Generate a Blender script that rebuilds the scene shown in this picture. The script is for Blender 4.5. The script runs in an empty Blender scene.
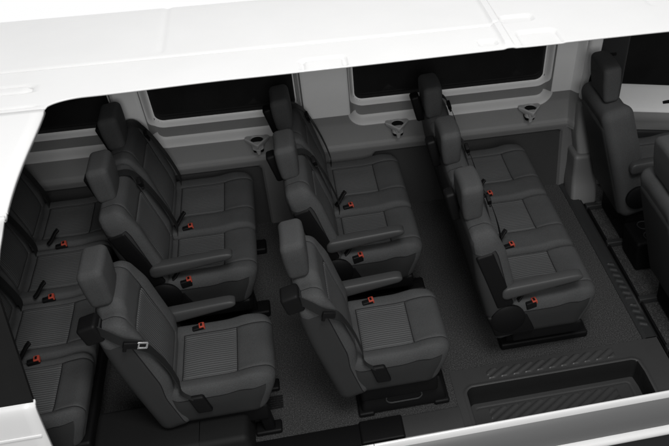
import bpy, bmesh, math, random
from mathutils import Vector, Matrix
random.seed(4)
S = bpy.context.scene
COL = S.collection

# ------------------------------------------------------------------ materials
def new_mat(name):
    m = bpy.data.materials.new(name); m.use_nodes = True
    return m, m.node_tree, m.node_tree.nodes['Principled BSDF']

def setp(b, col, rough, spec=0.5, metal=0.0):
    b.inputs['Base Color'].default_value = (col[0], col[1], col[2], 1)
    b.inputs['Roughness'].default_value = rough
    b.inputs['Specular IOR Level'].default_value = spec
    b.inputs['Metallic'].default_value = metal

def noise(nt, scale, detail=3, coord='Object', rough=0.6, stretch=None):
    tc = nt.nodes.new('ShaderNodeTexCoord')
    n = nt.nodes.new('ShaderNodeTexNoise')
    n.inputs['Scale'].default_value = scale; n.inputs['Detail'].default_value = detail
    n.inputs['Roughness'].default_value = rough
    if stretch:
        mp = nt.nodes.new('ShaderNodeMapping'); mp.inputs['Scale'].default_value = stretch
        nt.links.new(tc.outputs[coord], mp.inputs['Vector']); nt.links.new(mp.outputs['Vector'], n.inputs['Vector'])
    else:
        nt.links.new(tc.outputs[coord], n.inputs['Vector'])
    return n

def ramp(nt, fac, stops):
    r = nt.nodes.new('ShaderNodeValToRGB')
    e = r.color_ramp.elements
    while len(e) < len(stops): e.new(0.5)
    for el, (p, c) in zip(e, stops):
        el.position = p; el.color = (c[0], c[1], c[2], 1)
    nt.links.new(fac, r.inputs['Fac'])
    return r

def bump(nt, b, h, strength, dist=0.002, prev=None):
    bp = nt.nodes.new('ShaderNodeBump')
    bp.inputs['Strength'].default_value = strength; bp.inputs['Distance'].default_value = dist
    nt.links.new(h, bp.inputs['Height'])
    if prev: nt.links.new(prev.outputs['Normal'], bp.inputs['Normal'])
    nt.links.new(bp.outputs['Normal'], b.inputs['Normal'])
    return bp

def sc(c, k): return tuple(v * k for v in c)

def grainy(name, col, rough, spec=0.4, scale=700, amp=0.15, bst=0.15, bd=0.0008, big=0.08, metal=0.0):
    m, nt, b = new_mat(name); setp(b, col, rough, spec, metal)
    n = noise(nt, scale, 2); n2 = noise(nt, 5, 4)
    mx = nt.nodes.new('ShaderNodeMath'); mx.operation = 'MULTIPLY_ADD'
    nt.links.new(n2.outputs['Fac'], mx.inputs[0]); mx.inputs[1].default_value = big / max(amp, .001)
    nt.links.new(n.outputs['Fac'], mx.inputs[2])
    lo = 1 - amp; hi = 1 + amp
    r = ramp(nt, mx.outputs[0], [(0.3, sc(col, lo)), (0.75 + .3 * big / max(amp, .001), sc(col, hi))])
    nt.links.new(r.outputs['Color'], b.inputs['Base Color'])
    if bst: bump(nt, b, n.outputs['Fac'], bst, bd)
    return m

M = {}
SEATC = (0.039, 0.0397, 0.0404)
M['fabric'] = grainy('seat_fabric', SEATC, 0.78, 0.22, 300, 0.34, 0.5, 0.0018, 0.14)
M['head'] = grainy('headrest_fabric', (0.038, 0.0386, 0.0392), 0.75, 0.22, 300, 0.3, 0.45, 0.0018, 0.12)
M['arm'] = grainy('armrest_vinyl', (0.034, 0.0345, 0.035), 0.5, 0.28, 500, 0.1, 0.2, 0.0006, 0.06)
M['seam'] = grainy('seam_thread', (0.007, 0.007, 0.0075), 0.8, 0.2, 900, 0.1, 0.1)
M['black'] = grainy('black_plastic', (0.0035, 0.0035, 0.0037), 0.55, 0.14, 600, 0.15, 0.2, 0.0006)
M['dark'] = grainy('dark_plastic', (0.017, 0.0175, 0.018), 0.5, 0.3, 500, 0.12, 0.25, 0.0008)
M['shell_shade'] = grainy('seat_shell_flank_shade', (0.0205, 0.0209, 0.0212), 0.55, 0.25, 500, 0.12, 0.25, 0.0008)  # back shell colour, also painted on seat flanks in place of shade
M['step'] = grainy('step_plastic', (0.032, 0.0322, 0.0325), 0.42, 0.4, 420, 0.12, 0.3, 0.0008)
M['strap'] = grainy('belt_webbing', (0.0085, 0.0088, 0.009), 0.6, 0.3, 1200, 0.25, 0.4, 0.0008)
M['red'] = grainy('buckle_red', (0.29, 0.045, 0.028), 0.5, 0.25, 300, 0.08, 0.0)
M['steel'] = grainy('bright_steel', (0.8, 0.8, 0.8), 0.25, 0.5, 300, 0.05, 0.0, metal=1.0)
M['trim'] = grainy('wall_trim_grey', (0.195, 0.196, 0.196), 0.45, 0.45, 380, 0.08, 0.2, 0.0007, 0.05)
M['pillar'] = grainy('pillar_trim_grey', (0.68, 0.682, 0.682), 0.55, 0.35, 380, 0.06, 0.15, 0.0006, 0.05)
M['ledge'] = grainy('lit_ledge_trim', (0.56, 0.56, 0.56), 0.5, 0.4, 380, 0.06, 0.1, 0.0006, 0.05)  # paler than the trim: light on the ledges put into the colour
M['liner'] = grainy('headliner', (0.30, 0.30, 0.30), 0.9, 0.2, 300, 0.06, 0.2)
M['lower'] = grainy('lower_panel', (0.030, 0.0302, 0.0304), 0.6, 0.3, 420, 0.15, 0.25, 0.0008)
M['lowtrim'] = grainy('lower_trim_grey', (0.10, 0.1005, 0.101), 0.5, 0.4, 380, 0.1, 0.2, 0.0007)
M['cup'] = grainy('cup_holder_grey', (0.36, 0.361, 0.362), 0.45, 0.45, 380, 0.08, 0.15, 0.0006)
M['kick'] = grainy('arch_plastic_riser_shade', (0.007, 0.0071, 0.0072), 0.65, 0.18, 420, 0.15, 0.25, 0.0008)  # arch cover colour, also the painted shade on the step well walls
M['rocker'] = grainy('sill_grey', (0.12, 0.121, 0.122), 0.4, 0.45, 300, 0.06, 0.1)

def paint():
    m, nt, b = new_mat('white_paint'); setp(b, (0.8, 0.8, 0.8), 0.35, 0.5)
    b.inputs['Coat Weight'].default_value = 0.4; b.inputs['Coat Roughness'].default_value = 0.08
    n = noise(nt, 3, 4); r = ramp(nt, n.outputs['Fac'], [(0.3, (.79, .79, .79)), (0.7, (.82, .82, .82))])
    nt.links.new(r.outputs['Color'], b.inputs['Base Color'])
    return m
M['paint'] = paint()

def glass():
    m, nt, b = new_mat('privacy_glass'); setp(b, (0.012, 0.012, 0.0122), 0.1, 0.2)
    n = noise(nt, 8, 2); r = ramp(nt, n.outputs['Fac'], [(0.3, (.0115,) * 3), (0.7, (.013,) * 3)])
    nt.links.new(r.outputs['Color'], b.inputs['Base Color'])
    return m
M['glass'] = glass()

def carpet():
    m, nt, b = new_mat('carpet'); setp(b, (0.02, 0.02, 0.02), 0.95, 0.15)
    n = noise(nt, 170, 4, rough=0.8); n2 = noise(nt, 900, 2)
    r = ramp(nt, n.outputs['Fac'], [(0.34, (.015, .015, .0153)), (0.5, (.036, .0362, .0366)), (0.68, (.11, .1105, .111))])
    nt.links.new(r.outputs['Color'], b.inputs['Base Color'])
    bp = bump(nt, b, n.outputs['Fac'], 0.8, 0.004); bump(nt, b, n2.outputs['Fac'], 0.5, 0.002, bp)
    return m
M['carpet'] = carpet()

def ribbed(name, axis, pitch=0.0128):
    m, nt, b = new_mat(name); setp(b, SEATC, 0.7, 0.25)
    tc = nt.nodes.new('ShaderNodeTexCoord'); sx = nt.nodes.new('ShaderNodeSeparateXYZ')
    nt.links.new(tc.outputs['Object'], sx.inputs[0])
    mul = nt.nodes.new('ShaderNodeMath'); mul.operation = 'MULTIPLY'; mul.inputs[1].default_value = 2 * math.pi / pitch
    nt.links.new(sx.outputs[axis], mul.inputs[0])
    wob = noise(nt, 60, 2); wm = nt.nodes.new('ShaderNodeMath'); wm.operation = 'MULTIPLY_ADD'; wm.inputs[1].default_value = 1.1
    nt.links.new(wob.outputs['Fac'], wm.inputs[0]); nt.links.new(mul.outputs[0], wm.inputs[2])
    sn = nt.nodes.new('ShaderNodeMath'); sn.operation = 'SINE'; nt.links.new(wm.outputs[0], sn.inputs[0])
    mr = nt.nodes.new('ShaderNodeMapRange'); mr.inputs[1].default_value = -1; mr.inputs[2].default_value = 1
    nt.links.new(sn.outputs[0], mr.inputs[0])
    n = noise(nt, 900, 2)
    mix = nt.nodes.new('ShaderNodeMath'); mix.operation = 'MULTIPLY_ADD'; mix.inputs[1].default_value = 0.35
    nt.links.new(n.outputs['Fac'], mix.inputs[0]); nt.links.new(mr.outputs[0], mix.inputs[2])
    r = ramp(nt, mix.outputs[0], [(0.1, sc(SEATC, .70)), (0.55, sc(SEATC, 1.35)), (1.0, sc(SEATC, 1.9))])
    nt.links.new(r.outputs['Color'], b.inputs['Base Color'])
    bump(nt, b, mix.outputs[0], 0.35, 0.003)
    return m
M['rib_y'] = ribbed('ribbed_insert', 'Y')

# ------------------------------------------------------------------ helpers
def link(name, me, mat=None, parent=None, smooth=None):
    o = bpy.data.objects.new(name, me); COL.objects.link(o)
    if mat is not None and not me.materials:
        for k in (mat if isinstance(mat, (list, tuple)) else [mat]): me.materials.append(M[k])
    if parent is not None: o.parent = parent
    return o

def mesh(verts, faces, mats=None, angle=40, fmats=None):
    me = bpy.data.meshes.new('m'); me.from_pydata([tuple(v) for v in verts], [], faces)
    if fmats:
        for p, k in zip(me.polygons, fmats): p.material_index = k
    bm = bmesh.new(); bm.from_mesh(me)
    bmesh.ops.recalc_face_normals(bm, faces=bm.faces)
    a = math.radians(angle)
    for f in bm.faces: f.smooth = True
    for e in bm.edges:
        if len(e.link_faces) == 2 and e.calc_face_angle(0) > a: e.smooth = False
    bm.to_mesh(me); bm.free()
    if mats:
        for k in mats: me.materials.append(M[k])
    return me

def axis(lo, hi, step, r=0.0, extra=(), nr=5):
    pts = {round(lo, 5), round(hi, 5)}
    if r > 0:
        for i in range(1, nr + 1):
            t = 1 - math.cos(math.pi / 2 * i / nr) if False else i / nr
            pts.add(round(lo + r * t, 5)); pts.add(round(hi - r * t, 5))
    n = max(1, int(round((hi - lo - 2 * r) / step)))
    for i in range(n + 1): pts.add(round(lo + r + (hi - lo - 2 * r) * i / n, 5))
    for e, w in extra:
        for k in (-1, -.4, .4, 1):
            v = round(e + k * w, 5)
            if lo < v < hi: pts.add(v)
    return sorted(pts)

def rbox(xs, ys, zs, r, warp=None):
    """closed rounded box on the given grid lines; r = (rx, ry, rz)"""
    A = (xs, ys, zs); lo = [a[0] for a in A]; hi = [a[-1] for a in A]
    V = {}; verts = []; faces = []; info = []
    def vid(i, j, k):
        key = (i, j, k)
        if key in V: return V[key]
        p = [xs[i], ys[j], zs[k]]
        c = [min(max(p[a], lo[a] + r[a]), hi[a] - r[a]) for a in range(3)]
        d = [(p[a] - c[a]) / r[a] if r[a] > 0 else 0 for a in range(3)]
        L = math.sqrt(sum(x * x for x in d))
        mx = max(abs(x) for x in d)
        if L > 1e-9 and mx > 0:
            # spherify
            d2 = [x / L * mx for x in d]
            p = [c[a] + d2[a] * r[a] for a in range(3)]
        q = warp(Vector(p)) if warp else Vector(p)
        V[key] = len(verts); verts.append(q)
        return V[key]
    n = [len(a) - 1 for a in A]
    def face(ids, tag): faces.append([vid(*t) for t in ids]); info.append(tag)
    def cen(a, i): return (A[a][i] + A[a][i + 1]) / 2
    for i in range(n[0]):
        for j in range(n[1]):
            face([(i, j, 0), (i, j + 1, 0), (i + 1, j + 1, 0), (i + 1, j, 0)], ('-z', cen(0, i), cen(1, j), lo[2]))
            face([(i, j, n[2]), (i + 1, j, n[2]), (i + 1, j + 1, n[2]), (i, j + 1, n[2])], ('+z', cen(0, i), cen(1, j), hi[2]))
    for i in range(n[0]):
        for k in range(n[2]):
            face([(i, 0, k), (i + 1, 0, k), (i + 1, 0, k + 1), (i, 0, k + 1)], ('-y', cen(0, i), lo[1], cen(2, k)))
            face([(i, n[1], k), (i, n[1], k + 1), (i + 1, n[1], k + 1), (i + 1, n[1], k)], ('+y', cen(0, i), hi[1], cen(2, k)))
    for j in range(n[1]):
        for k in range(n[2]):
            face([(0, j, k), (0, j, k + 1), (0, j + 1, k + 1), (0, j + 1, k)], ('-x', lo[0], cen(1, j), cen(2, k)))
            face([(n[0], j, k), (n[0], j + 1, k), (n[0], j + 1, k + 1), (n[0], j, k + 1)], ('+x', hi[0], cen(1, j), cen(2, k)))
    return verts, faces, info

def sbox(x0, x1, y0, y1, z0, z1, r=0.01, warp=None, nr=3, step=None):
    """simple rounded box as (verts, faces)"""
    r = min(r, (x1 - x0) * .49, (y1 - y0) * .49, (z1 - z0) * .49)
    st = step or 10
    v, f, _ = rbox(axis(x0, x1, st, r, nr=nr), axis(y0, y1, st, r, nr=nr), axis(z0, z1, st, r, nr=nr), (r, r, r), warp)
    return v, f

def join(*vf):
    V, F = [], []
    for v, f in vf:
        o = len(V); V += list(v); F += [[i + o for i in q] for q in f]
    return V, F

def xf(vf, m): return [m @ Vector(v) for v in vf[0]], vf[1]

def tube(pts, r, n=10, caps=True):
    V, F = [], []
    P = [Vector(p) for p in pts]
    up = Vector((0, 0, 1))
    for i, p in enumerate(P):
        t = (P[min(i + 1, len(P) - 1)] - P[max(i - 1, 0)]).normalized()
        a = t.cross(up)
        if a.length < .05: a = t.cross(Vector((0, 1, 0)))
        a.normalize(); b = t.cross(a).normalized()
        rr = r[i] if isinstance(r, (list, tuple)) else r
        for k in range(n):
            th = 2 * math.pi * k / n
            V.append(p + (a * math.cos(th) + b * math.sin(th)) * rr)
    for i in range(len(P) - 1):
        for k in range(n):
            F.append([i * n + k, i * n + (k + 1) % n, (i + 1) * n + (k + 1) % n, (i + 1) * n + k])
    if caps: F.append(list(range(n))[::-1]); F.append([(len(P) - 1) * n + k for k in range(n)])
    return V, F

def smooth_path(pts, n=6):
    P = [Vector(p) for p in pts]; out = []
    for i in range(len(P) - 1):
        p0, p1, p2, p3 = P[max(i - 1, 0)], P[i], P[i + 1], P[min(i + 2, len(P) - 1)]
        for k in range(n):
            t = k / n
            out.append(0.5 * ((2 * p1) + (-p0 + p2) * t + (2 * p0 - 5 * p1 + 4 * p2 - p3) * t * t + (-p0 + 3 * p1 - 3 * p2 + p3) * t ** 3))
    out.append(P[-1]); return out

def ribbon(pts, wdir, width, th=0.003, n=6):
    """a strap: wdir = width direction(s), normal follows the path"""
    P = smooth_path(pts, n); V, F = [], []
    for i, p in enumerate(P):
        t = (P[min(i + 1, len(P) - 1)] - P[max(i - 1, 0)]).normalized()
        w = Vector(wdir(i / (len(P) - 1))) if callable(wdir) else Vector(wdir); w = (w - t * w.dot(t)).normalized(); nn = w.cross(t).normalized()
        for a, b in ((-1, -1), (1, -1), (1, 1), (-1, 1)): V.append(p + w * a * width / 2 + nn * b * th / 2)
    for i in range(len(P) - 1):
        for k in range(4): F.append([i * 4 + k, i * 4 + (k + 1) % 4, (i + 1) * 4 + (k + 1) % 4, (i + 1) * 4 + k])
    F.append([0, 1, 2, 3]); F.append([(len(P) - 1) * 4 + k for k in (3, 2, 1, 0)])
    return V, F

def lathe(prof, n=28, m=None):
    V, F = [], []
    for r, z in prof:
        for k in range(n): V.append(Vector((r * math.cos(2 * math.pi * k / n), r * math.sin(2 * math.pi * k / n), z)))
    for i in range(len(prof) - 1):
        for k in range(n): F.append([i * n + k, i * n + (k + 1) % n, (i + 1) * n + (k + 1) % n, (i + 1) * n + k])
    if prof[0][0] > 1e-6: F.append(list(range(n))[::-1])
    if prof[-1][0] > 1e-6: F.append([(len(prof) - 1) * n + k for k in range(n)])
    if m is not None: V = [m @ v for v in V]
    return V, F

def extrude(prof, x0, x1, n=1, closed=True):
    """profile of (y, z) pairs swept along x"""
    V, F = [], []; m = len(prof)
    for i in range(n + 1):
        x = x0 + (x1 - x0) * i / n
        V += [Vector((x, y, z)) for y, z in prof]
    for i in range(n):
        for k in range(m if closed else m - 1):
            F.append([i * m + k, i * m + (k + 1) % m, (i + 1) * m + (k + 1) % m, (i + 1) * m + k])
    if closed: F.append(list(range(m))[::-1]); F.append([n * m + k for k in range(m)])
    return V, F

def part(name, vf, mat, parent, angle=40, label=None):
    o = link(name, mesh(vf[0], vf[1], angle=angle), mat, parent)
    if label: o['label'] = label
    return o

def thing(name, label, cat, loc, group=None):
    o = bpy.data.objects.new(name, None); COL.objects.link(o); o.location = loc
    o.empty_display_size = 0.1
    o['label'] = label; o['category'] = cat
    if group: o['group'] = group
    return o

def ss(a, b, x):
    t = min(1, max(0, (x - a) / (b - a))); return t * t * (3 - 2 * t)

def rrect(x, y, x0, x1, y0, y1, r):
    """signed distance to a rounded rectangle, negative inside"""
    qx = abs(x - (x0 + x1) / 2) - (x1 - x0) / 2 + r; qy = abs(y - (y0 + y1) / 2) - (y1 - y0) / 2 + r
    return math.hypot(max(qx, 0), max(qy, 0)) + min(max(qx, qy), 0) - r

def struct(o): o['kind'] = 'structure'; return o

# ------------------------------------------------------------------ seats
HZ = 0.42                      # cushion height at the hinge line
REC = math.radians(15)
def backm(z=HZ, rec=REC):      # back frame (t forward, y, s up the back) -> seat space
    return Matrix.Translation((0, 0, z)) @ Matrix.Rotation(-rec, 4, 'Y')

def groove(d, w): return math.exp(-(d / w) ** 2)

def split(verts, faces, info, is_insert, is_seam, name, parent, matA, matB, is_side=lambda t: False):
    """a cushion, with the ribbed insert cut out of it as a child of its own"""
    fa = [f for f, t in zip(faces, info) if not is_insert(t)]
    fm = [1 if is_seam(t) else (2 if is_side(t) else 0) for t in info if not is_insert(t)]
    fb = [f for f, t in zip(faces, info) if is_insert(t)]
    def comp(fs):
        ids = sorted({i for f in fs for i in f}); mp = {i: k for k, i in enumerate(ids)}
        return [verts[i] for i in ids], [[mp[i] for i in f] for f in fs]
    me = bpy.data.meshes.new(name)
    v, f = comp(fa); ma = rawmesh(v, f, fm); ma.materials.append(M[matA]); ma.materials.append(M['seam']); ma.materials.append(M['shell_shade'])
    v, f = comp(fb); mb = rawmesh(v, f); mb.materials.append(M[matB])
    return ma, mb

def rawmesh(v, f, fm=None):
    me = bpy.data.meshes.new('m'); me.from_pydata([tuple(p) for p in v], [], f)
    if fm: me.polygons.foreach_set('material_index', fm)
    me.polygons.foreach_set('use_smooth', [True] * len(f)); me.update()
    return me

CACHE = {}
def cushion_meshes(yl, yh, rl, rh, L=0.42, z0=0.215):
    """yl..yh: extent about the seat centre; insert +-.14; rl, rh side radii"""
    key = ('c', yl, yh, rl, rh, L, z0)
    if key in CACHE: return CACHE[key]
    IY, IX0, IX1 = 0.138, 0.03, 0.262
    r = 0.042
    xs = axis(-0.03, L, 0.016, r, [(IX0, .005), (IX1, .005)])
    ys = axis(yl, yh, 0.016, 0.03, [(-IY, .005), (IY, .005)])
    zs = axis(z0, 0.435, 0.02, r, [(.395, .005)])
    def warp(p):
        x, y, z = p
        t = ss(z0 + .08, 0.435, z)
        dip = -0.016 * (1 - ss(0.09, 0.19, abs(y))) * ss(.42, .30, x)
        puff = 0.010 * math.sin(math.pi * min(1, max(0, (x - .0) / .27))) * (1 - (y / .15) ** 2) if abs(y) < .15 and 0 < x < .27 else 0
        front = 0.016 * math.exp(-((x - .33) / .07) ** 2)
        side = 0
        for e, rr, sgn in ((yl, rl, 1), (yh, rh, -1)):
            d = (y - e) * sgn
            if d < rr: side -= (rr * .75) * (1 - math.sqrt(max(0, 1 - (1 - d / rr) ** 2)))
        # plan rounding of the front corners
        fx = 0
        for e, sgn, rr in ((yl, 1, rl), (yh, -1, rh)):
            d = (y - e) * sgn; R = .065 if rr > .03 else .022
            if d < R: fx -= R * (1 - math.sqrt(max(0, 1 - (1 - d / R) ** 2))) * ss(.1, .38, x)
        g = 0
        dx = 0 if IX0 <= x <= IX1 else min(abs(x - IX0), abs(x - IX1))
        if x > IX0 - .004: g += groove(abs(y) - IY, .0045)
        if abs(y) < IY + .003: g += max(groove(x - IX0, .0045), groove(x - IX1, .0045))
        g = min(g, 1)
        z2 = z + t * (dip + puff + front + side) - t * .006 * g
        x2 = x + fx - (1 - ss(z0, .40, z)) * .05 * ss(.2, .42, x)
        if x > L - .03: x2 -= .005 * g * (1 - t)
        # a slight tuck low on the flanks
        y2 = y + (0.012 * ss(.36, z0, z) * (1 if y < (yl + yh) / 2 else -1) * ss(.1, .2, abs(y)) if min(rl, rh) > -1 else 0)
        return Vector((x2, y2, z2))
    v, f, info = rbox(xs, ys, zs, (r, 0.03, r), warp)
    ins = lambda t: t[0] == '+z' and IX0 < t[1] < IX1 and abs(t[2]) < IY
    def seam(t):
        if t[0] in ('+z', '+x'):
            if abs(abs(t[2]) - IY) < .0022 and t[1] > IX0: return True
        if t[0] == '+z' and abs(t[2]) < IY + .002 and (abs(t[1] - IX0) < .0022 or abs(t[1] - IX1) < .0022): return True
        if t[0] in ('-y', '+y') and abs(t[3] - .395) < .0022: return True
        return False
    CACHE[key] = split(v, f, info, ins, seam, 'cushion', None, 'fabric', 'rib_y', lambda t: t[0] in ('-y', '+y', '-z') and t[3 if t[0] != '-z' else 0] is not None and (t[0] == '-z' or t[3] < .395))  # cushion flanks painted darker in place of shade
    return CACHE[key]

def back_meshes(yl, yh, rl, rh, top=0.475, bot=-0.20, notch=0.0):
    key = ('b', yl, yh, rl, rh, top, bot, notch)
    if key in CACHE: return CACHE[key]
    IY, S0, S1 = 0.138, 0.03, 0.335
    r = 0.045
    xs = axis(-0.145, 0.0, 0.02, r, [(-.028, .005)])
    ys = axis(yl, yh, 0.016, 0.035, [(-IY, .005), (IY, .005)])
    zs = axis(bot, top, 0.018, r, [(S0, .005), (S1, .005), (top - .09, .005)])
    def warp(p):
        x, y, z = p
        t = ss(-.10, 0, x)
        bol = 0.024 * ss(0.11, 0.185, abs(y)) * ss(top, top - .16, z) * ss(-.02, .10, z)
        lum = 0.014 * math.exp(-((z - .12) / .1) ** 2) * (1 - ss(.10, .16, abs(y)))
        g = 0
        if S0 - .004 < z: g += groove(abs(y) - IY, .0045)
        if abs(y) < IY + .003: g += max(groove(z - S0, .0045), groove(z - S1, .0045))
        x2 = x + t * (bol + lum - .006 * min(g, 1))
        for e, rr, sgn in ((yl, rl, 1), (yh, rh, -1)):
            d = (y - e) * sgn
            if d < rr:
                q = 1 - math.sqrt(max(0, 1 - (1 - d / rr) ** 2))
                x2 -= t * rr * .7 * q
        z2 = z
        for e, sgn, rr in ((yl, 1, rl), (yh, -1, rh)):
            d = (y - e) * sgn; R = .055 if rr > .025 else .02
            if d < R and z > 0: z2 -= R * (1 - math.sqrt(max(0, 1 - (1 - d / R) ** 2))) * ss(top - .15, top, z)
        z2 -= notch * ss(-.06, -.095, y) * ss(.30, top, z)
        # thinner towards the shoulder, a swell low on the rear
        x2 += 0.022 * ss(.15, top, z) * ss(-.05, -.145, x)
        return Vector((x2, y, z2))
    v, f, info = rbox(xs, ys, zs, (r, 0.035, r), warp)
    ins = lambda t: t[0] == '+x' and S0 < t[3] < S1 and abs(t[2]) < IY
    def seam(t):
        if t[0] in ('+x', '+z'):
            if abs(abs(t[2]) - IY) < .0022 and (t[3] > S0 or t[0] == '+z'): return True
        if t[0] in ('-y', '+y') and abs(t[1] + .028) < .0022 and t[3] < top - .09: return True
        if t[0] in ('-y', '+y', '-x') and abs(t[3] - top + .09) < .0022 and t[1] < -.028: return True
        if t[0] == '+x' and abs(t[2]) < IY + .002 and (abs(t[3] - S0) < .0022 or abs(t[3] - S1) < .0022): return True
        return False
    bm = backm()
    v = [Vector(p) for p in v]
    CACHE[key] = split(v, f, info, ins, seam, 'backrest', None, 'fabric', 'rib_y', lambda t: t[0] in ('-x', '-z') or (t[0] in ('-y', '+y') and t[1] < -.028 and t[3] < top - .09))  # rear shell, and flanks painted darker in place of shade
    return CACHE[key]

def head_mesh(w=0.106, s0=0.46, s1=0.642, t0=-.122, t1=-.022):
    key = ('h', w, s0, s1, t0, t1)
    if key in CACHE: return CACHE[key]
    r = 0.027
    def warp(p):
        x, y, z = p; u = (z - s0) / (s1 - s0)
        k = 1 - .10 * (1 - u) - .06 * ss(.7, 1, u)
        x2 = x + .010 * (1 - (y / w) ** 2) * (1 if x > (t0 + t1) / 2 else .6) * .6 + .012 * (u - .5)
        xm = (t0 + t1) / 2
        x2 = xm + (x2 - xm) * (.86 + .14 * ss(0, .6, u))
        return Matrix.Rotation(.13, 3, 'Y') @ Vector((x2 + .06, y * k, z + .006 * (1 - (y / w) ** 2) * ss(.6, 1, u) - s0)) + Vector((-.06, 0, s0))
    v, f, info = rbox(axis(t0, t1, .015, r, [(-.075, .003)]), axis(-w, w, .018, r), axis(s0, s1, .016, r), (r, r, r), warp)
    # one seam runs round the side panels
    fm = [0] * len(f)
    me = rawmesh(v, f); me.materials.append(M['head']); CACHE[key] = me
    return me

def headrest(root, yc, rot, w=0.106, s0=0.46, s1=0.642, posts=True):
    h = link('headrest', head_mesh(w, s0, s1), None, root)
    h.matrix_local = Matrix.Translation((0, yc, 0)) @ rot
    if posts:
        for d in (-.05, .05):
            p = link('post', post_mesh(), None, h)
            p.location = (-.078, d, s0 - .02)
    return h

def post_mesh():
    if 'post' not in CACHE:
        v, f = join(tube([(0, 0, -.012), (0, 0, .045)], .0065, 10), lathe([(.017, -.012), (.017, .004), (.012, .009), (.007, .009)], 16))
        CACHE['post'] = mesh(v, f); CACHE['post'].materials.append(M['black'])
    return CACHE['post']

def buckle(root, x, y, z, yaw=0.15, flag=True):
    """receptacle with its red button, and the dark tongue stalk beside it"""
    key = ('buckle', flag)
    if key not in CACHE:
        body = join(sbox(-.045, .022, -.017, .017, -.045, .004, .006))
        red = join(sbox(-.004, .024, -.0195, .0195, .003, .013, .003), sbox(.019, .0275, -.0195, .0195, -.012, .011, .003))
        slot = sbox(.004, .017, -.012, .012, .0125, .0145, .001)
        a = mesh(*body); a.materials.append(M['black'])
        b = mesh(*red); b.materials.append(M['red'])
        c = mesh(*slot); c.materials.append(M['black'])
        st = sbox(-.045, .04, -.011, .011, -.007, .007, .005, step=.02, warp=lambda p: Vector((p.x, p.y * (1 + 5 * max(0, p.x - .01)), p.z + .04 * ss(-.045, .04, p.x))))
        d = mesh(*st); d.materials.append(M['black'])
        CACHE[key] = (a, b, c, d)
    a, b, c, d = CACHE[key]
    o = link('buckle', a, None, root); o.location = (x, y, z); o.scale = (.78,) * 3; o.rotation_euler = (0, -.12, yaw)
    link('release_button', b, None, o); link('tongue_slot', c, None, o)
    if flag:
        s = link('buckle_stalk', d, None, root); s.location = (x - .035, y + .035, z + .012); s.rotation_euler = (0, -.25, .55)
    return o

def arm_mesh(L=0.34):
    key = ('arm', L)
    if key in CACHE: return CACHE[key]
    def warp(p):
        u = (p.x + .05) / (L + .05)
        return Vector((p.x, p.y * (1 - .10 * u), p.z * (1.12 - .52 * u) + .040 * u - .004 * ss(.85, 1, u) * (1 if p.z > 0 else 0)))
    v, f, _i = rbox(axis(-.05, L, .03, .03), axis(-.032, .032, .02, .01, nr=3), axis(-.032, .030, .03, .026), (.03, .01, .026), lambda p: warp(p))
    me = mesh(v, f); me.materials.append(M['arm']); CACHE[key] = me
    return me

def armrest(root, y, side, x=-.03, z=.50, L=.34):
    o = link('armrest', arm_mesh(L), None, root); o.location = (x, y, z)
    return o

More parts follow.
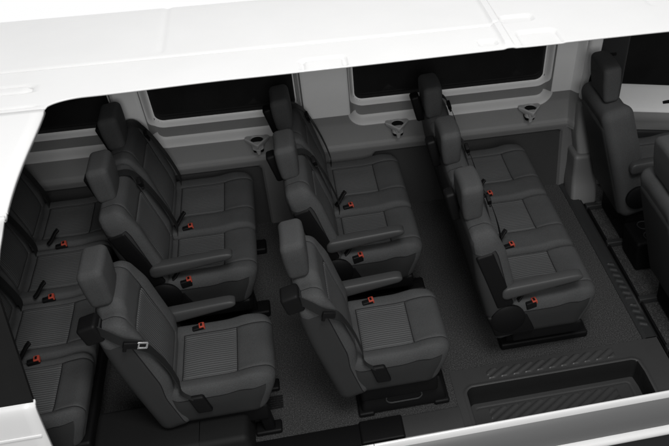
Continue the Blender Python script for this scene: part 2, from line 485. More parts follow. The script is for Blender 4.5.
def bench(name, label, cat, loc, centers, near_w=0.225, far_w=0.225, group=None, arm=True, joint=0.15, pitch=None, rear=False, belts=True, rec=REC, guides=True):
    """centers: seat centres in y relative to loc, near to far"""
    root = thing(name, label, cat, loc, group)
    rot = backm(HZ, rec); n = len(centers)
    y_near = centers[0] - near_w; y_far = centers[-1] + far_w
    for i, c in enumerate(centers):
        lo = -near_w if i == 0 else -((c - centers[i - 1]) - joint) + .002
        hi = far_w if i == n - 1 else joint
        ma, mb = cushion_meshes(round(lo, 4), round(hi, 4), .034 if i == 0 else .026, .034 if i == n - 1 else .014, .385 if rear else .42)
        cu = link('cushion', ma, None, root); cu.location = (0, c, 0)
        link('fabric_insert', mb, None, cu)
        half = (centers[1] - centers[0]) / 2 if n > 1 else .23
        lo = -near_w if i == 0 else -half + .001
        hi = far_w if i == n - 1 else half - .001
        ma, mb = back_meshes(round(lo, 4), round(hi, 4), .026 if i == 0 else .018, .026 if i == n - 1 else .018)
        ba = link('backrest', ma, None, root); ba.matrix_local = Matrix.Translation((0, c, 0)) @ rot
        link('fabric_insert', mb, None, ba)
        headrest(root, c + .0, rot)
        if guides:
            g = sbox(-.165, -.115, -.035 , .035, .40, .555, .014)
            o = part('belt_guide', xf(g, Matrix.Translation((0, c + .06, 0)) @ rot), 'black', root)
        if belts:
            mt = Matrix.Translation((0, c, 0)) @ rot
            yb = hi - .085
            P = [mt @ Vector(q) for q in ((-.13, yb - .05, .475), (-.07, yb - .045, .489), (.004, yb - .03, .47), (.034, yb - .01, .39), (.050, yb + .01, .22), (.046, yb + .03, .06), (.024, yb + .04, -.005))]
            part('seat_belt', ribbon(P, (0, 1, 0), .046), 'strap', root)
            # latch tongue and webbing guide hanging at the shoulder
            t = join(sbox(.000, .02, -.02, .02, -.022, .02, .004), sbox(.004, .014, -.03, .03, -.03, -.018, .003))
            part('latch_tongue', xf(t, Matrix.Translation((0, c + yb - .035, 0)) @ rot @ Matrix.Translation((.022, 0, .40)) @ Matrix.Rotation(.5, 4, 'X')), 'black', root)
        if i < n - 1 or True:
            yb = c + (lo if i == 0 else -half)
            if i == 0 and not rear: buckle(root, .085, y_near + .012, .425, .12)
            if i > 0: buckle(root, .15 if rear else .085, c - half - .035, .447, .12)
    # hidden frame and legs
    fr = sbox(.0, .36, y_near + .03, y_far - .03, .15, .225, .015)
    part('seat_frame', fr, 'black', root)
    legs = [y_near + .17, y_far - .2] if n < 4 else [y_near + .15, (y_near + y_far) / 2, y_far - .2]
    for yl in legs:
        L = join(sbox(-.03, .435, yl - .05, yl + .05, 0.004, .045, .012), sbox(.0, .06, yl - .03, yl + .03, .04, .2, .01),
                 sbox(.30, .36, yl - .03, yl + .03, .04, .2, .01, warp=lambda p: Vector((p.x + .08 * (0.2 - p.z), p.y, p.z))))
        part('leg', L, 'black', root)
    if arm:
        # near side: pivot plate let into the side of the back, hinge cover and lower shield
        mt = Matrix.Translation((0, y_near, 0)) @ rot
        pl = sbox(-.118, -.035, -.006, .02, .02, .365, .012, warp=lambda p: Vector((p.x + .03 * ss(.2, .02, p.z) , p.y, p.z)))
        part('side_plate', xf(pl, mt), 'black', root)
        armrest(root, y_near + .012, -1, x=-.02, z=.515)
        hc = lathe([(.085, 0), (.085, .012), (.07, .022), (0.0, .024)], 32, Matrix.Translation((-.035, y_near + .008, .345)) @ Matrix.Rotation(math.pi / 2, 4, 'X'))
        part('hinge_cover', hc, 'black', root)
        sh = sbox(-.10, .10, y_near - .004, y_near + .03, .235, .37, .015, warp=lambda p: Vector((p.x - .04 * ss(.3, .37, p.z), p.y, p.z)))
        part('side_shield', sh, 'black', root)
    return root

def single(name, label, loc, group, tongue=False, base=True):
    root = thing(name, label, 'seat', loc, group)
    rot = backm()
    ma, mb = cushion_meshes(-.215, .215, .034, .034)
    cu = link('cushion', ma, None, root); link('fabric_insert', mb, None, cu)
    ma, mb = back_meshes(-.215, .215, .026, .026, notch=.03)
    ba = link('backrest', ma, None, root); ba.matrix_local = rot; link('fabric_insert', mb, None, ba)
    headrest(root, .005, rot, posts=False)
    # belt tower on the near shoulder
    tw = sbox(-.160, -.082, -.217, -.125, .40, .492, .014, nr=4)
    bt = part('belt_tower', xf(tw, rot), 'black', root)
    slot = sbox(-.090, -.080, -.205, -.14, .455, .465, .003)
    part('belt_slot', xf(slot, rot), 'dark', bt)
    P = [rot @ Vector(q) for q in ((-.105, -.195, .465), (-.065, -.218, .435), (-.03, -.230, .39), (.0, -.229, .355), (.024, -.216, .315), (.036, -.202, .26), (.044, -.192, .15), (.040, -.196, .05), (.03, -.205, .0))]
    P.append(Vector((.075, -.216, .39)))
    w1 = rot.to_3x3() @ Vector((.45, .05, .9)); w2 = Vector((0, 1, 0))
    part('seat_belt', ribbon(P, lambda u: w1.lerp(w2, ss(.25, .58, u)), .040, .0035), 'strap', root)
    an = sbox(.05, .115, -.232, -.205, .30, .40, .01, warp=lambda p: Vector((p.x + .25 * (.40 - p.z), p.y, p.z)))
    part('belt_anchor', an, 'black', root)
    # latch plate threaded on the belt
    lx = Vector((.25, -.97, 0)).normalized(); ly = Vector((.80, .12, -.58)); ly = (ly - lx * ly.dot(lx)).normalized(); lz = lx.cross(ly)
    tm = rot @ Matrix.Translation((-.004, -.233, .358)) @ Matrix((lx, ly, lz)).transposed().to_4x4()
    lp = join(sbox(-.004, .012, -.028, .028, -.014, .014, .004), sbox(.0, .01, -.026, -.012, -.03, .004, .003))
    la = part('latch_plate', xf(lp, tm), 'black', root)
    ring = []
    a = [(.02, -.014), (.05, -.014), (.05, .014), (.02, .014), (.02, -.014)]
    tg = tube([(.006, y, -.012 + 0) for y, z in a], .004, 8) if False else join(sbox(.003, .010, .024, .034, -.014, .014, .002), sbox(.003, .010, .058, .066, -.014, .014, .002),
              sbox(.003, .010, .026, .064, .009, .016, .002), sbox(.003, .010, .026, .064, -.016, -.009, .002))
    if tongue: part('metal_tongue', xf(tg, tm), 'steel', la, label='bright steel latch tongue')
    buckle(root, .10, .165, .44, .1, flag=False)
    armrest(root, .232, 1, x=-.03, z=.47, L=.30)
    hc = lathe([(.07, 0), (.07, .012), (.055, .02), (0.0, .022)], 28, Matrix.Translation((-.035, .212, .345)) @ Matrix.Rotation(-math.pi / 2, 4, 'X'))
    part('hinge_cover', hc, 'black', root)
    part('seat_frame', sbox(.0, .36, -.17, .17, .12, .222, .015), 'black', root)
    if base:
        def tap(p):
            k = 1 - .28 * ss(.03, .14, p.z); return Vector((.2 + (p.x - .2) * (1 - .10 * ss(.03, .14, p.z)), p.y * k, p.z))
        b = join(sbox(-.005, .405, -.15, .15, .004, .14, .018, tap, nr=4, step=.04), sbox(-.02, .055, -.16, .16, .004, .03, .01), sbox(.34, .415, -.16, .16, .004, .03, .01))
        pb = part('pedestal', b, 'black', root)
        ring = []
        for k in range(33):
            th = 2 * math.pi * k / 32; c, s_ = math.cos(th), math.sin(th)
            z = .078 + .018 * s_; x = .2 + .055 * (1 if c > 0 else -1) + .03 * c
            yv = -.15 * (1 - .28 * ss(.03, .14, z)) - .003
            ring.append((x, yv, z))
        part('slot_rim', tube(ring, .0045, 8, caps=False), 'dark', pb)
    else:
        for yl in (-.13, .13):
            L = join(sbox(.28, .40, yl - .035, yl + .035, .004, .03, .01), sbox(.30, .35, yl - .025, yl + .025, .02, .2, .01, warp=lambda p: Vector((p.x + .12 * (.2 - p.z), p.y, p.z))))
            part('foot', L, 'black', root)
    return root

bench('three_seat_bench', 'three seat dark grey bench in the front row behind the driver', 'bench seat', (.825, 0, 0), (.53, .99, 1.45), rec=math.radians(12.5))
G2 = 'two seat benches along the far wall'
bench('two_seat_bench', 'two seat dark grey bench in the middle, just behind the three seat bench', 'bench seat', (.065, 0, 0), (1.05, 1.51), group=G2)
bench('two_seat_bench', 'two seat dark grey bench just ahead of the four seat rear row', 'bench seat', (-.775, 0, 0), (1.05, 1.51), group=G2)
bench('rear_bench', 'four seat rear bench partly cut off by the white body panel', 'bench seat', (-1.465, 0, 0), (.25, .65, 1.06, 1.47), near_w=.19, far_w=.21, arm=False, joint=.185, rear=True, guides=False)
G1 = 'single seats beside the aisle'
single('single_seat', 'single seat with black pedestal on the floor beside the step well', (.055, .31, 0), G1)
single('single_seat', 'single seat with bright steel belt tongue above the wheel arch box', (-.72, .31, 0), G1, tongue=True, base=False)

# ------------------------------------------------------------------ front seats
def cab_seat(name, label, loc, arm_y):
    root = thing(name, label, 'seat', loc)
    rot = backm(.42, math.radians(14))
    def warp(p):
        u = ss(.15, .50, p.z)
        return Vector((p.x + .02 * ss(.12, .2, abs(p.y)) * (1 if p.x > -.06 else -.2), p.y * (1 - .16 * u), p.z))
    v, f, i = rbox(axis(-.16, .0, .02, .05), axis(-.245, .245, .025, .06), axis(-.22, .50, .03, .06), (.05, .06, .06), warp)
    me = rawmesh(v, f); me.materials.append(M['fabric'])
    b = link('backrest', me, None, root); b.matrix_local = rot
    sh = sbox(-.172, -.10, -.215, .215, -.20, .42, .03, warp=lambda p: Vector((p.x, p.y * (1 - .14 * ss(.15, .42, p.z)), p.z)), nr=4)
    part('back_shell', xf(sh, rot), 'shell_shade', root)
    ma, mb = cushion_meshes(-.235, .235, .05, .05, .47)
    cu = link('cushion', ma, None, root); link('fabric_insert', mb, None, cu)
    headrest(root, 0, rot, w=.125, s0=.50, s1=.71)
    armrest(root, arm_y, 1, x=-.06, z=.55, L=.32)
    hc = lathe([(.075, 0), (.075, .014), (.06, .022), (0, .024)], 28, Matrix.Translation((-.03, arm_y * .98, .34)) @ Matrix.Rotation(math.pi / 2 if arm_y < 0 else -math.pi / 2, 4, 'X'))
    part('hinge_cover', hc, 'black', root)
    part('seat_base', sbox(-.06, .40, -.20, .20, -.04, .225, .03), 'black', root)
    for yl in (-.19, .19):
        part('seat_rail', sbox(-.16, .46, yl - .018, yl + .018, -.045, -.01, .006), 'dark', root)
    return root
cab_seat('driver_seat', 'driver seat next to the far front door, seen from behind', (1.80, 1.36, 0), -.255)
cab_seat('passenger_seat', 'front passenger seat cut off by the right picture edge', (1.80, .47, 0), .255)

# ------------------------------------------------------------------ floor
def plane_grid(xs, ys, zf, keep=None):
    V, F, mp = [], [], {}
    for i, x in enumerate(xs):
        for j, y in enumerate(ys): V.append(Vector((x, y, zf(x, y))))
    n = len(ys)
    for i in range(len(xs) - 1):
        for j in range(n - 1):
            if keep is None or keep((xs[i] + xs[i + 1]) / 2, (ys[j] + ys[j + 1]) / 2):
                F.append([i * n + j, (i + 1) * n + j, (i + 1) * n + j + 1, i * n + j + 1])
    return V, F
def rng(a, b, st):
    n = max(1, int(round((b - a) / st))); return [a + (b - a) * i / n for i in range(n + 1)]

cp = join(plane_grid([-2.25, .505], [.12, 1.84], lambda x, y: 0), plane_grid([.505, 1.535], [.345, 1.84], lambda x, y: 0))
struct(part('floor', cp, 'carpet', None))
cab = plane_grid([1.60, 2.7], [-.02, 1.86], lambda x, y: -.045)
struct(part('cab_floor', cab, 'carpet', None))

# ------------------------------------------------------------------ van body
van = thing('van_body', 'white van body cut open through roof and near side to show the cabin', 'van', (0, .9, 0))
VO = Vector((0, .9, 0))
def vpart(name, vf, mat, parent=None, angle=40, label=None):
    v = [Vector(p) - VO for p in vf[0]]
    if parent is None: return part(name, (v, vf[1]), mat, van, angle, label)
    o = part(name, (v, vf[1]), mat, parent, angle, label); return o

# --- roof: stamped sheet, cut along y = .9 and x = -1.05
def ycut(x):
    if x <= -1.05: return .80
    if x < -.90: return .80 + .074 * math.sqrt(max(0, 1 - ((x + .90) / .15) ** 2))
    return .874 + .021 * ss(-.9, -.3, x) + .030 * ss(-.3, 1.7, x)
def pad(x, y, x0, x1, y0, y1, r, w=.012):
    return ss(w, -w, rrect(x, y, x0, x1, y0, y1, r))
def roofz(x, y):
    z = 1.437 + .012 * (1 - ((y - .96) / .82) ** 2)
    z -= .014 * groove(y - 1.172, .0075) * ss(.95, .90, x)
    z -= .012 * groove(y - .832, .006) * ss(-1.06, -1.12, x)
    z += .016 * ss(.902, .916, x) * ss(.962, .944, x) * ss(.90, .96, y)
    z -= .016 * pad(x, y, .962, 1.125, 1.185, 1.262, .03, .008)
    z -= .015 * ss(.915, .95, y) * pad(x, y, .995, 1.19, .80, 1.075, .035, .008)
    z -= .014 * pad(x, y, .80, .885, .96, 1.02, .02, .006)
    z -= .013 * ss(.90, .93, y) * (pad(x, y, -.015, .19, .80, 1.01, .03, .006) - pad(x, y, .005, .17, .80, .993, .025, .006))
    z -= .013 * (pad(x, y, -1.60, -1.12, .955, 1.03, .03, .007) - pad(x, y, -1.58, -1.14, .97, 1.015, .02, .006))
    for xr in (-1.9, -.62, 1.75): z -= .006 * groove(x - xr, .015) * ss(1.2, 1.25, y)
    z -= .006 * ss(1.70, 1.775, y)
    z -= .07 * ss(1.76, 1.86, y)
    return z
xs = sorted(set([round(v, 4) for v in rng(-2.3, -1.05, .02)] + [round(v, 4) for v in rng(-1.05, 2.7, .0075)]))
ts = rng(0, 1, 1 / 190)
V, F = [], []
n = len(ts)
for x in xs:
    y0 = ycut(x)
    for k in range(n):
        y = y0 + k / 36 * (1.0 - y0) if k < 36 else 1.0 + (k - 36) / (n - 37) * .86
        V.append(Vector((x, y, roofz(x, y))))
for i in range(len(xs) - 1):
    for j in range(n - 1): F.append([i * n + j, (i + 1) * n + j, (i + 1) * n + j + 1, i * n + j + 1])
def solid(o, th, off=-1, bev=0.006):
    m = o.modifiers.new('thick', 'SOLIDIFY'); m.thickness = th; m.offset = off
    m.use_even_offset = False
    return o
roof = vpart('roof', (V, F), 'paint')
solid(roof, .008)
roof['label'] = 'white stamped roof sheet with shallow ribs'

# --- near rear quarter panel: roof edge, gutter, window, waist, door rail
prof = [(.802, 1.4482), (.62, 1.445), (.46, 1.437), (.33, 1.424), (.24, 1.409), (.18, 1.394), (.168, 1.386), (.160, 1.384), (.152, 1.390), (.143, 1.3925), (.135, 1.388), (.128, 1.378),
        (.115, 1.345), (.09, 1.30), (.062, 1.235)]
lowp = [(-.060, .690), (-.082, .682), (-.092, .665), (-.098, .62), (-.104, .50), (-.110, .30), (-.110, .10), (-.10, .02), (-.075, -.10), (-.08, -.30)]
def xc(z): return -1.05 - .118 * ss(1.43, 1.12, z)
def sheet(pf, x0, nx=24):
    V, F = [], []
    for y, z in pf:
        for i in range(nx + 1):
            V.append(Vector((x0 + (xc(z) - .042 * ss(.82, .12, y) * ss(1.12, 1.36, z) - x0) * i / nx, y, z)))
    for j in range(len(pf) - 1):
        for i in range(nx): F.append([j * (nx + 1) + i, j * (nx + 1) + i + 1, (j + 1) * (nx + 1) + i + 1, (j + 1) * (nx + 1) + i])
    return V, F
def dense(pf, n=4):
    out = smooth_path([(0, y, z) for y, z in pf], n); return [(p.y, p.z) for p in out]
q = join(sheet(dense(prof), -2.3), sheet(dense(lowp), -2.3))
quarter = solid(vpart('quarter_panel', q, 'paint', angle=60), .022)
quarter['label'] = 'white rear body panel with gutter and sliding door rail'
gl = extrude([(.066, 1.24), (-.055, .686), (-.072, .686), (.045, 1.24)], -2.3, -1.172)
vpart('window_pane', gl, 'glass', quarter)
rl = join(sbox(-2.3, -1.36, -.112, -.085, .558, .586, .006))
vpart('door_rail', rl, 'dark', quarter)
vpart('waist_crease', extrude([(-.1035, .541), (-.108, .538), (-.109, .530), (-.1045, .526)], -2.3, -1.18), 'paint', quarter)
# rear doors close the load space
vpart('rear_door', sbox(-2.32, -2.27, -.06, 1.84, -.05, 1.40, .02), 'trim')

# --- far wall trim as one moulded panel with window pockets
WIN = [(-2.05, -1.025), (-.828, -.055), (.27, 1.40)]
def wall_y(x, z):
    y = 1.778 - .20 * max(0, z - .64)
    y += .010 * ss(.465, .445, z)
    po = wi = 9
    for a, b in WIN:
        po = min(po, rrect(x, z, a - .045, b + .045, .615, 1.6, .09)); wi = min(wi, rrect(x, z, a, b, .757, 1.36, .05))
    y += .048 * ss(0, -.045, po) + .036 * ss(.026, 0, wi)
    # shallow horizontal step under the ledge
    y -= .004 * ss(.50, .49, z)
    # rolled flange at the front end
    y -= .05 * ss(1.55, 1.59, x)
    return y
def winsd(x, z): return min(rrect(x, z, a, b, .757, 1.36, .05) for a, b in WIN)
xs = rng(-2.27, 1.605, .0085); zs = rng(.44, 1.42, .0085)
V = []; n = len(zs)
for x in xs:
    for z in zs:
        d = winsd(x, z); X, Z = x, z
        if abs(d) < .0085:      # pull the grid onto the window outline
            h = .002; gx = (winsd(x + h, z) - winsd(x - h, z)) / (2 * h); gz = (winsd(x, z + h) - winsd(x, z - h)) / (2 * h)
            if d < .0045: X, Z = x - gx * d, z - gz * d
        elif .0227 < d < .0313:
            h = .002; gx = (winsd(x + h, z) - winsd(x - h, z)) / (2 * h); gz = (winsd(x, z + h) - winsd(x, z - h)) / (2 * h)
            X, Z = x - gx * (d - .027), z - gz * (d - .027)
        V.append(Vector((X, wall_y(X, Z), Z)))
FT, FP = [], []
def in_pillar(x, z):
    if z < .70: return False
    po = min(rrect(x, z, a - .045, b + .045, .615, 1.6, .09) for a, b in WIN)
    return po > -.012
for i in range(len(xs) - 1):
    for j in range(n - 1):
        x, z = (xs[i] + xs[i + 1]) / 2, (zs[j] + zs[j + 1]) / 2
        if winsd(x, z) < -.001: continue
        q = [i * n + j, (i + 1) * n + j, (i + 1) * n + j + 1, i * n + j + 1]
        po = min(rrect(x, z, a - .045, b + .045, .615, 1.6, .09) for a, b in WIN)
        if in_pillar(x, z): FP.append(q)
        else: FT.append(q)
def pick(F):
    ids = sorted({i for f in F for i in f}); mp = {i: k for k, i in enumerate(ids)}
    return [V[i] for i in ids], [[mp[i] for i in f] for f in F]
wall = vpart('side_wall_trim', pick(FT), 'trim')
for a, b in WIN:
    path = []; R0 = .05; z0, z1 = .757, 1.36
    for cxx, czz, t0 in ((a + R0, z0 + R0, math.pi), (b - R0, z0 + R0, 1.5 * math.pi), (b - R0, z1 - R0, 0), (a + R0, z1 - R0, .5 * math.pi)):
        for k in range(9):
            th = t0 + math.pi / 2 * k / 8; path.append((cxx + R0 * math.cos(th), czz + R0 * math.sin(th), math.cos(th), math.sin(th)))
        if t0 == math.pi:
            for k in range(1, 30): path.append((a + R0 + (b - a - 2 * R0) * k / 30, z0, 0, -1))
    LV, LF = [], []; D = (-.004, .0, .006, .012, .018, .024, .027, .0285)
    for x, z, nx, nz in path:
        for d in D:
            X, Z = x + nx * d, z + nz * d; LV.append(Vector((X, wall_y(X, Z) - .003 * ss(.0285, .026, d) + .002 * ss(.026, .0285, d), Z)))
    m = len(path)
    for i in range(m):
        for k in range(len(D) - 1): LF.append([i * 8 + k, ((i + 1) % m) * 8 + k, ((i + 1) % m) * 8 + k + 1, i * 8 + k + 1])
    vpart('window_surround', (LV, LF), 'paint', wall)
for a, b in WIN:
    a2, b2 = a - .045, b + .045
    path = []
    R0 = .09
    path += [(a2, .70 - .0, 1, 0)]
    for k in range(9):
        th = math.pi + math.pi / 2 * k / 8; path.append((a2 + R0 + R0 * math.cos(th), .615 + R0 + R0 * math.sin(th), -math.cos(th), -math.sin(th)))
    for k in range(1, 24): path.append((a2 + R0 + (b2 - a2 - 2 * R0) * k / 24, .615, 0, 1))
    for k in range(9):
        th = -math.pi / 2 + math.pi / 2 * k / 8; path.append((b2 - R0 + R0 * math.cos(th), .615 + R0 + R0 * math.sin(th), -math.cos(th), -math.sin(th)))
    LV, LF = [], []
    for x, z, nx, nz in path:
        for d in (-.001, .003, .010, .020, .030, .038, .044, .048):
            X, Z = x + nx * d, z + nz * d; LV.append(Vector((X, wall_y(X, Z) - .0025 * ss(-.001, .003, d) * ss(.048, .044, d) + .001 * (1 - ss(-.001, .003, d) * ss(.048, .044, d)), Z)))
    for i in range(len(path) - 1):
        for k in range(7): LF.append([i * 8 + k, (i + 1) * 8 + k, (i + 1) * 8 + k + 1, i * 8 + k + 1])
    vpart('lit_ledge_strip', (LV, LF), 'ledge', wall)  # ledge faces painted lighter than the wall, as if lit from above
for lo, hi, in ((-2.3, -2.0), (-1.2, -.7), (-.2, .4), (1.3, 1.7)):
    fs = [f for f in FP if lo < sum(V[i].x for i in f) / 4 < hi]
    if fs: vpart('pillar_trim', pick(fs), 'pillar')
for a, b in WIN:
    vpart('window_pane', extrude([(1.862, .72), (1.74, 1.40), (1.748, 1.40), (1.870, .72)], a - .03, b + .03), 'glass')
# raised centre panel on the middle pillar
# lower wall: black kick panels, framed by grey trim
def lowy(x, z):
    d = 9
    for a, b in ((.345, 1.53), (-.86, -.30), (-2.2, -1.02)): d = min(d, rrect(x, z, a, b, -.2, .425, .035))
    return 1.782 + .018 * ss(.004, -.008, d)
xs2 = rng(-2.27, 1.605, .012); zs2 = rng(-.02, .452, .012)
V2 = [Vector((x, lowy(x, z), z)) for x in xs2 for z in zs2]; n2 = len(zs2)
FA, FB = [], []
for i in range(len(xs2) - 1):
    for j in range(n2 - 1):
        q = [i * n2 + j, (i + 1) * n2 + j, (i + 1) * n2 + j + 1, i * n2 + j + 1]
        x, z = (xs2[i] + xs2[i + 1]) / 2, (zs2[j] + zs2[j + 1]) / 2
        (FA if lowy(x, z) > 1.795 else FB).append(q)
def pick2(VV, F):
    ids = sorted({i for f in F for i in f}); mp = {i: k for k, i in enumerate(ids)}
    return [VV[i] for i in ids], [[mp[i] for i in f] for f in F]
for lo, hi in ((-2.3, -.95), (-.95, .0), (.0, 1.7)):
    vpart('kick_panel', pick2(V2, [f for f in FA if lo < V2[f[0]].x < hi]), 'lower')
vpart('lower_wall_trim', pick2(V2, FB), 'lowtrim')

# --- cup holders on the ledge
def cup_holder(x, y, z):
    n = 48; V, F = [], []
    def outer(th):
        c, s = math.cos(th), math.sin(th)
        # rounded triangle: wide edge at the wall, apex towards the cabin
        best = 9
        for ang, d in ((90, .036), (90 + 126, .045), (90 - 126, .045)):
            a = math.radians(ang); k = c * math.cos(a) + s * math.sin(a)
            if k > 1e-4: best = min(best, d / k)
        return min(best, .072)
    for k in range(n):
        th = 2 * math.pi * k / n; c, s = math.cos(th), math.sin(th); R = outer(th); r = .034
        for rad, zz in ((r, -.055), (r + .001, -.002), (r + .004, .003), (R - .004, .003), (R, -.001), (R * .97, -.016), (R * .5, -.045)):
            V.append(Vector((x + c * rad, y + s * rad, z + zz)))
    m = 7
    for k in range(n):
        for j in range(m - 1):
            F.append([k * m + j, ((k + 1) % n) * m + j, ((k + 1) % n) * m + j + 1, k * m + j + 1])
    o = vpart('cup_holder', (V, F), 'cup', wall, label='pale ring cup holder')
    b = lathe([(.0338, .0), (.0338, -.012), (.033, -.05), (0, -.052)], 28, Matrix.Translation(Vector((x, y, z - .004)) - Vector((0, 0, 0))))
    vpart('cup_well', b, 'black', wall)
    return o
for x in (-.30, .50, 1.30):
    cup_holder(x, 1.735, .632)
    def tail(p, x=x):
        u = ss(.535, .625, p.z)
        return Vector((x + (p.x - x) * (.55 + .75 * u), p.y + .035 * (1 - u), p.z))
    vpart('cup_holder_tail', sbox(x - .017, x + .017, 1.684, 1.712, .535, .634, .008, tail, step=.02), 'cup', wall)
    vpart('cup_bracket', sbox(x - .03, x + .03, 1.725, 1.785, .545, .60, .012), 'black', wall)

# --- front door pillar with belt, base block and door
vpart('door_pillar', sbox(1.615, 1.84, 1.72, 1.86, .30, 1.42, .02, warp=lambda p: Vector((p.x, p.y - .2 * max(0, p.z - .64), p.z))), 'dark')
vpart('door_pillar_edge', sbox(1.592, 1.672, 1.69, 1.80, .665, 1.42, .022, warp=lambda p: Vector((p.x, p.y - .2 * max(0, p.z - .64), p.z)), nr=4), 'pillar')
vpart('door_pillar_base', sbox(1.585, 1.735, 1.668, 1.81, .27, .66, .03, warp=lambda p: Vector((p.x + .02 * ss(.45, .27, p.z), p.y, p.z)), nr=5, step=.05), 'trim')
vpart('pillar_foot', sbox(1.575, 1.745, 1.64, 1.81, -.04, .30, .025, warp=lambda p: Vector((p.x - .02 * ss(.2, -.04, p.z), p.y - .06 * ss(.16, -.04, p.z), p.z)), nr=4, step=.05), 'lowtrim')
vpart('seat_belt', ribbon([(1.735, 1.63, 1.30), (1.735, 1.665, 1.10), (1.735, 1.69, .95), (1.74, 1.715, .75), (1.75, 1.70, .40)], (1, 0, 0), .048), 'black')
vpart('belt_anchor', join(sbox(1.70, 1.77, 1.625, 1.655, .97, 1.02, .01), sbox(1.71, 1.76, 1.62, 1.65, 1.02, 1.12, .012, warp=lambda p: Vector((1.735 + (p.x - 1.735) * (1.5 - .5 * ss(1.02, 1.12, p.z)), p.y, p.z)))), 'black')
def dslope(vf): return [Vector((p.x, p.y, p.z - (.16 * max(0, min(1.2, p.x - 1.85)) if p.z > .3 else 0))) for p in vf[0]], vf[1]
dp = [(1.885, .665), (1.862, .668), (1.845, .655), (1.82, .62), (1.78, .575), (1.755, .548), (1.748, .53)]
dp2 = [(1.748, .53), (1.745, .50), (1.752, .46), (1.765, .44), (1.768, .30), (1.76, .27), (1.79, .20), (1.79, -.04), (1.885, -.04), (1.885, .50)]
dn = dense(dp, 5) + [(1.80, .53)]
door = thing_d = vpart('front_door', dslope(extrude(dp2, 1.80, 2.7, 12)), 'trim')
vpart('door_top_pad', dslope(extrude(dn, 1.80, 2.7, 12)), 'pillar', door)
vpart('window_pane', dslope(extrude([(1.866, .62), (1.70, 1.42), (1.71, 1.42), (1.876, .62)], 1.83, 2.7, 4)), 'glass', door)
vpart('window_trim', tube([(1.848, 1.842, .69), (1.846, 1.765, 1.05), (1.845, 1.70, 1.40)], .0045, 8), 'steel', door)
sw = join(sbox(2.18, 2.34, 1.775, 1.835, .522, .535, .004))
vpart('switch_panel', sw, 'black', door)
vpart('map_pocket', dslope(sbox(1.93, 2.6, 1.735, 1.765, .17, .40, .02)), 'dark', door)

# --- sill, step well and tread strips
def tread(x, y, x0, x1, y0, y1):
    if not (x0 < x < x1 and y0 < y < y1): return 0
    k = ((x - 1.5 * (y - y0)) / .062) % 1.0
    e = min(1, (x - x0) / .02, (x1 - x) / .02)
    return ss(.0, .14, k) * ss(.62, .48, k) * (1 if e > .3 else 0)
def stepz(x, y):
    d = rrect(x, y, .565, 1.455, -.3, .218, .04)
    if y < .20:  # the front end of the well slants
        d = max(d, (x - 1.445 - (.218 - y) * .12) * .99)
    z = .004 - .105 * ss(.003, -.016, d)
    rim = .004 * groove(d - .012, .008)
    if d < -.04: z += .005 * tread(x, y, .66, 1.33, .045, .155) - .003 * groove(rrect(x, y, .60, 1.40, .02, .172, .02), .004)
    elif y > .24: z += .006 * tread(x, y, .68, 1.36, .258, .318)
    return z + rim
def well_d(x, y):
    d = rrect(x, y, .565, 1.455, -.3, .218, .04)
    return max(d, (x - 1.445 - (.218 - y) * .12) * .99) if y < .20 else d
st = plane_grid(rng(.505, 1.615, .0042), rng(-.01, .345, .0042), stepz)
sd = []
for v in st[0]:
    d = well_d(v.x, v.y)
    for c in (.003, -.016):
        if abs(d - c) < .0026:
            h = .001; gx = (well_d(v.x + h, v.y) - well_d(v.x - h, v.y)) / (2 * h); gy = (well_d(v.x, v.y + h) - well_d(v.x, v.y - h)) / (2 * h)
            v.x -= gx * (d - c); v.y -= gy * (d - c); d = c; v.z = stepz(v.x, v.y); break
    sd.append(d)
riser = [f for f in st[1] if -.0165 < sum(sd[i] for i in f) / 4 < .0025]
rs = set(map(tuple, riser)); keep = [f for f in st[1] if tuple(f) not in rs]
well = vpart('step_well', pick2(st[0], keep), 'step', angle=50)
vpart('shaded_step_riser', pick2(st[0], riser), 'kick', well, angle=50)  # well walls coloured near black: shade painted in, not another plastic
def stripz(x, y):
    z = .004 + .006 * ss(1.545, 1.552, x) * ss(1.612, 1.604, x)
    if 1.555 < x < 1.60:
        k = ((y + .5 * (x - 1.55)) / .05) % 1.0
        if .42 < y < .95 and (.65 < y or y < .60): z += .006 * ss(0, .12, k) * ss(.62, .5, k)
    return z
vpart('cab_step_strip', plane_grid(rng(1.535, 1.615, .005), rng(.345, 1.80, .0055), stripz), 'dark', angle=50)
vpart('cab_step_riser', sbox(1.607, 1.622, -.01, 1.80, -.05, .004, .003), 'black')
vpart('cab_sill_strip', sbox(1.645, 1.66, .2, 1.70, -.045, -.025, .005), 'black')
# sill plate at the edge of the carpet
vpart('sill_plate', sbox(.225, .512, -.012, .122, -.02, .006, .008), 'step')
vpart('sill_plate', sbox(-1.16, .03, -.012, .122, -.02, .0035, .003), 'black')
vpart('floor_bracket', sbox(.025, .232, -.005, .125, -.01, .018, .008, warp=lambda p: Vector((p.x + (.012 if p.x < .12 else -.012) * ss(0, .035, p.z), p.y, p.z))), 'black')
# outer sill: two bright rolled edges, grey panel between
sill = vpart('rocker_sill', extrude([(-.038, -.012), (-.062, -.035), (-.080, -.10), (-.088, -.16), (-.10, -.168), (-.02, -.20), (-.02, -.02)], -1.168, 2.7), 'rocker')
def edge(y, z, r, x0, x1): return tube([(x0, y, z), ((x0 + x1) / 2, y, z), (x1, y, z)], r, 20)
def sedge(pf, x0, x1): return extrude(dense(pf, 4), x0, x1)
e1 = [(-.016, .008), (-.020, .018), (-.028, .020), (-.034, .013), (-.038, -.004), (-.037, -.02), (-.014, -.02)]
e2 = [(-.088, -.158), (-.100, -.160), (-.114, -.166), (-.121, -.178), (-.119, -.192), (-.105, -.198), (-.085, -.19)]
vpart('sill_edge', sedge(e1, -1.168, .079), 'paint', sill); vpart('sill_edge', sedge(e1, .082, 2.7), 'paint', sill)
vpart('lower_sill_edge', sedge(e2, -1.168, 2.7), 'paint', sill)
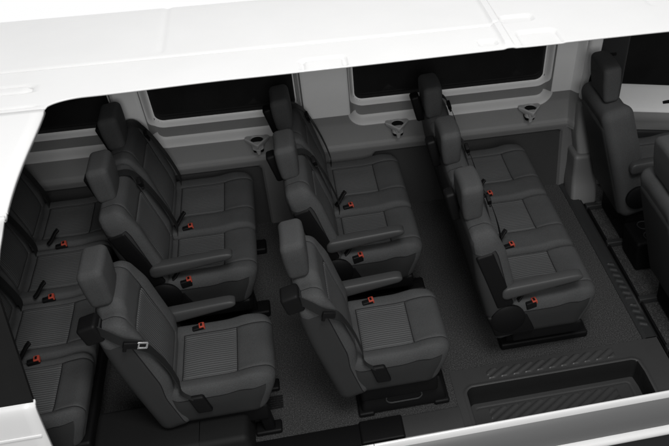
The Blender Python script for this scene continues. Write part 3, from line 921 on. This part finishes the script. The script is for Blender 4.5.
vpart('sill_skirt', extrude([(-.10, -.198), (-.09, -.24), (-.085, -.42), (-.02, -.42), (-.02, -.19)], -1.168, 2.7), 'dark', sill)
# wheel arch box under the rear single seat
def arch(p):
    return Vector((p.x + .05 * ss(.0, .18, p.z) * (1 if p.x < -.7 else -.25), p.y, p.z))
vpart('wheel_arch_cover', sbox(-1.16, -.44, .0, .30, .0, .185, .03, arch, nr=5, step=.06), 'kick')
vpart('underbody_light_block', sbox(-2.3, 2.7, .02, 1.88, -.20, -.13, .01), 'black')  # black slab added to stop light coming up through floor gaps
vpart('floor_edge', sbox(.49, .525, .10, .36, -.13, -.004, .003), 'black'); vpart('floor_edge', sbox(1.50, 1.56, .33, 1.82, -.13, -.004, .003), 'black')
vpart('floor_vent', join(*[sbox(-.385, -.31, .30 + k * .014, .307 + k * .014, .002, .008, .002) for k in range(6)]), 'black')

# ------------------------------------------------------------------ cup console between the front seats
con = thing('console_box', 'black box with cup rings on the cab floor between the front seats', 'console', (1.80, 1.02, -.045))
part('box', sbox(-.09, .12, -.11, .11, .0, .20, .02, warp=lambda p: Vector((p.x * (1 - .12 * ss(.2, 0, p.z)), p.y, p.z))), 'black', con)
for yy in (-.05, .05):
    rg = [(.01 + .036 * math.cos(2 * math.pi * k / 24), yy + .036 * math.sin(2 * math.pi * k / 24), .204) for k in range(25)]
    part('cup_ring', tube(rg, .004, 8, caps=False), 'dark', con)

# ------------------------------------------------------------------ light
w = bpy.data.worlds.new('World'); S.world = w; w.use_nodes = True
nt = w.node_tree; bg = nt.nodes['Background']; bg.inputs['Strength'].default_value = 1.0
tc = nt.nodes.new('ShaderNodeTexCoord'); sz = nt.nodes.new('ShaderNodeSeparateXYZ'); nt.links.new(tc.outputs['Generated'], sz.inputs[0])
# world glow shaped for the light: white backdrop at +y, near side dimmed
wr = ramp(nt, sz.outputs['Y'], [(0.15, (.22, .22, .22)), (0.6, (1, 1, 1))]); nt.links.new(wr.outputs['Color'], bg.inputs['Color'])
def area(name, loc, target, size, power):
    l = bpy.data.lights.new(name, 'AREA'); l.shape = 'DISK'; l.size = size; l.energy = power; l.color = (1, .995, .985)
    o = bpy.data.objects.new(name, l); COL.objects.link(o); o.location = loc
    o.rotation_euler = (Vector(target) - Vector(loc)).to_track_quat('-Z', 'Y').to_euler()
    return o
area('key_softbox', (.6, -2.3, 5.3), (.0, 1.2, .4), 1.8, 185)
area('overhead_softbox', (.5, .3, 5.4), (.1, .6, .4), 2.0, 26)
area('fill_softbox', (.3, -5.5, 4.0), (.1, 1.4, .8), 2.5, 150)

# ------------------------------------------------------------------ camera
import numpy as np
cx, cy, f = 469., 223., 853.
e = math.atan(655 / 853.); psi = math.atan(245 / math.hypot(853, 653))
fw = Vector((math.sin(psi) * math.cos(e), math.cos(psi) * math.cos(e), -math.sin(e)))
cd = bpy.data.cameras.new('camera'); cam = bpy.data.objects.new('camera', cd); COL.objects.link(cam)
cam.location = (-.046, -2.523, 3.182)
cam.rotation_euler = fw.to_track_quat('-Z', 'Y').to_euler()
cd.sensor_width = 36; cd.lens = f / 669 * 36; cd.shift_x = -(cx - 334.5) / 669; cd.clip_end = 100; cd.clip_start = .05
S.camera = cam
S.view_settings.view_transform = 'Standard'; S.view_settings.look = 'None'; S.view_settings.gamma = 1
S.view_settings.exposure = 0
S.render.engine = 'CYCLES'
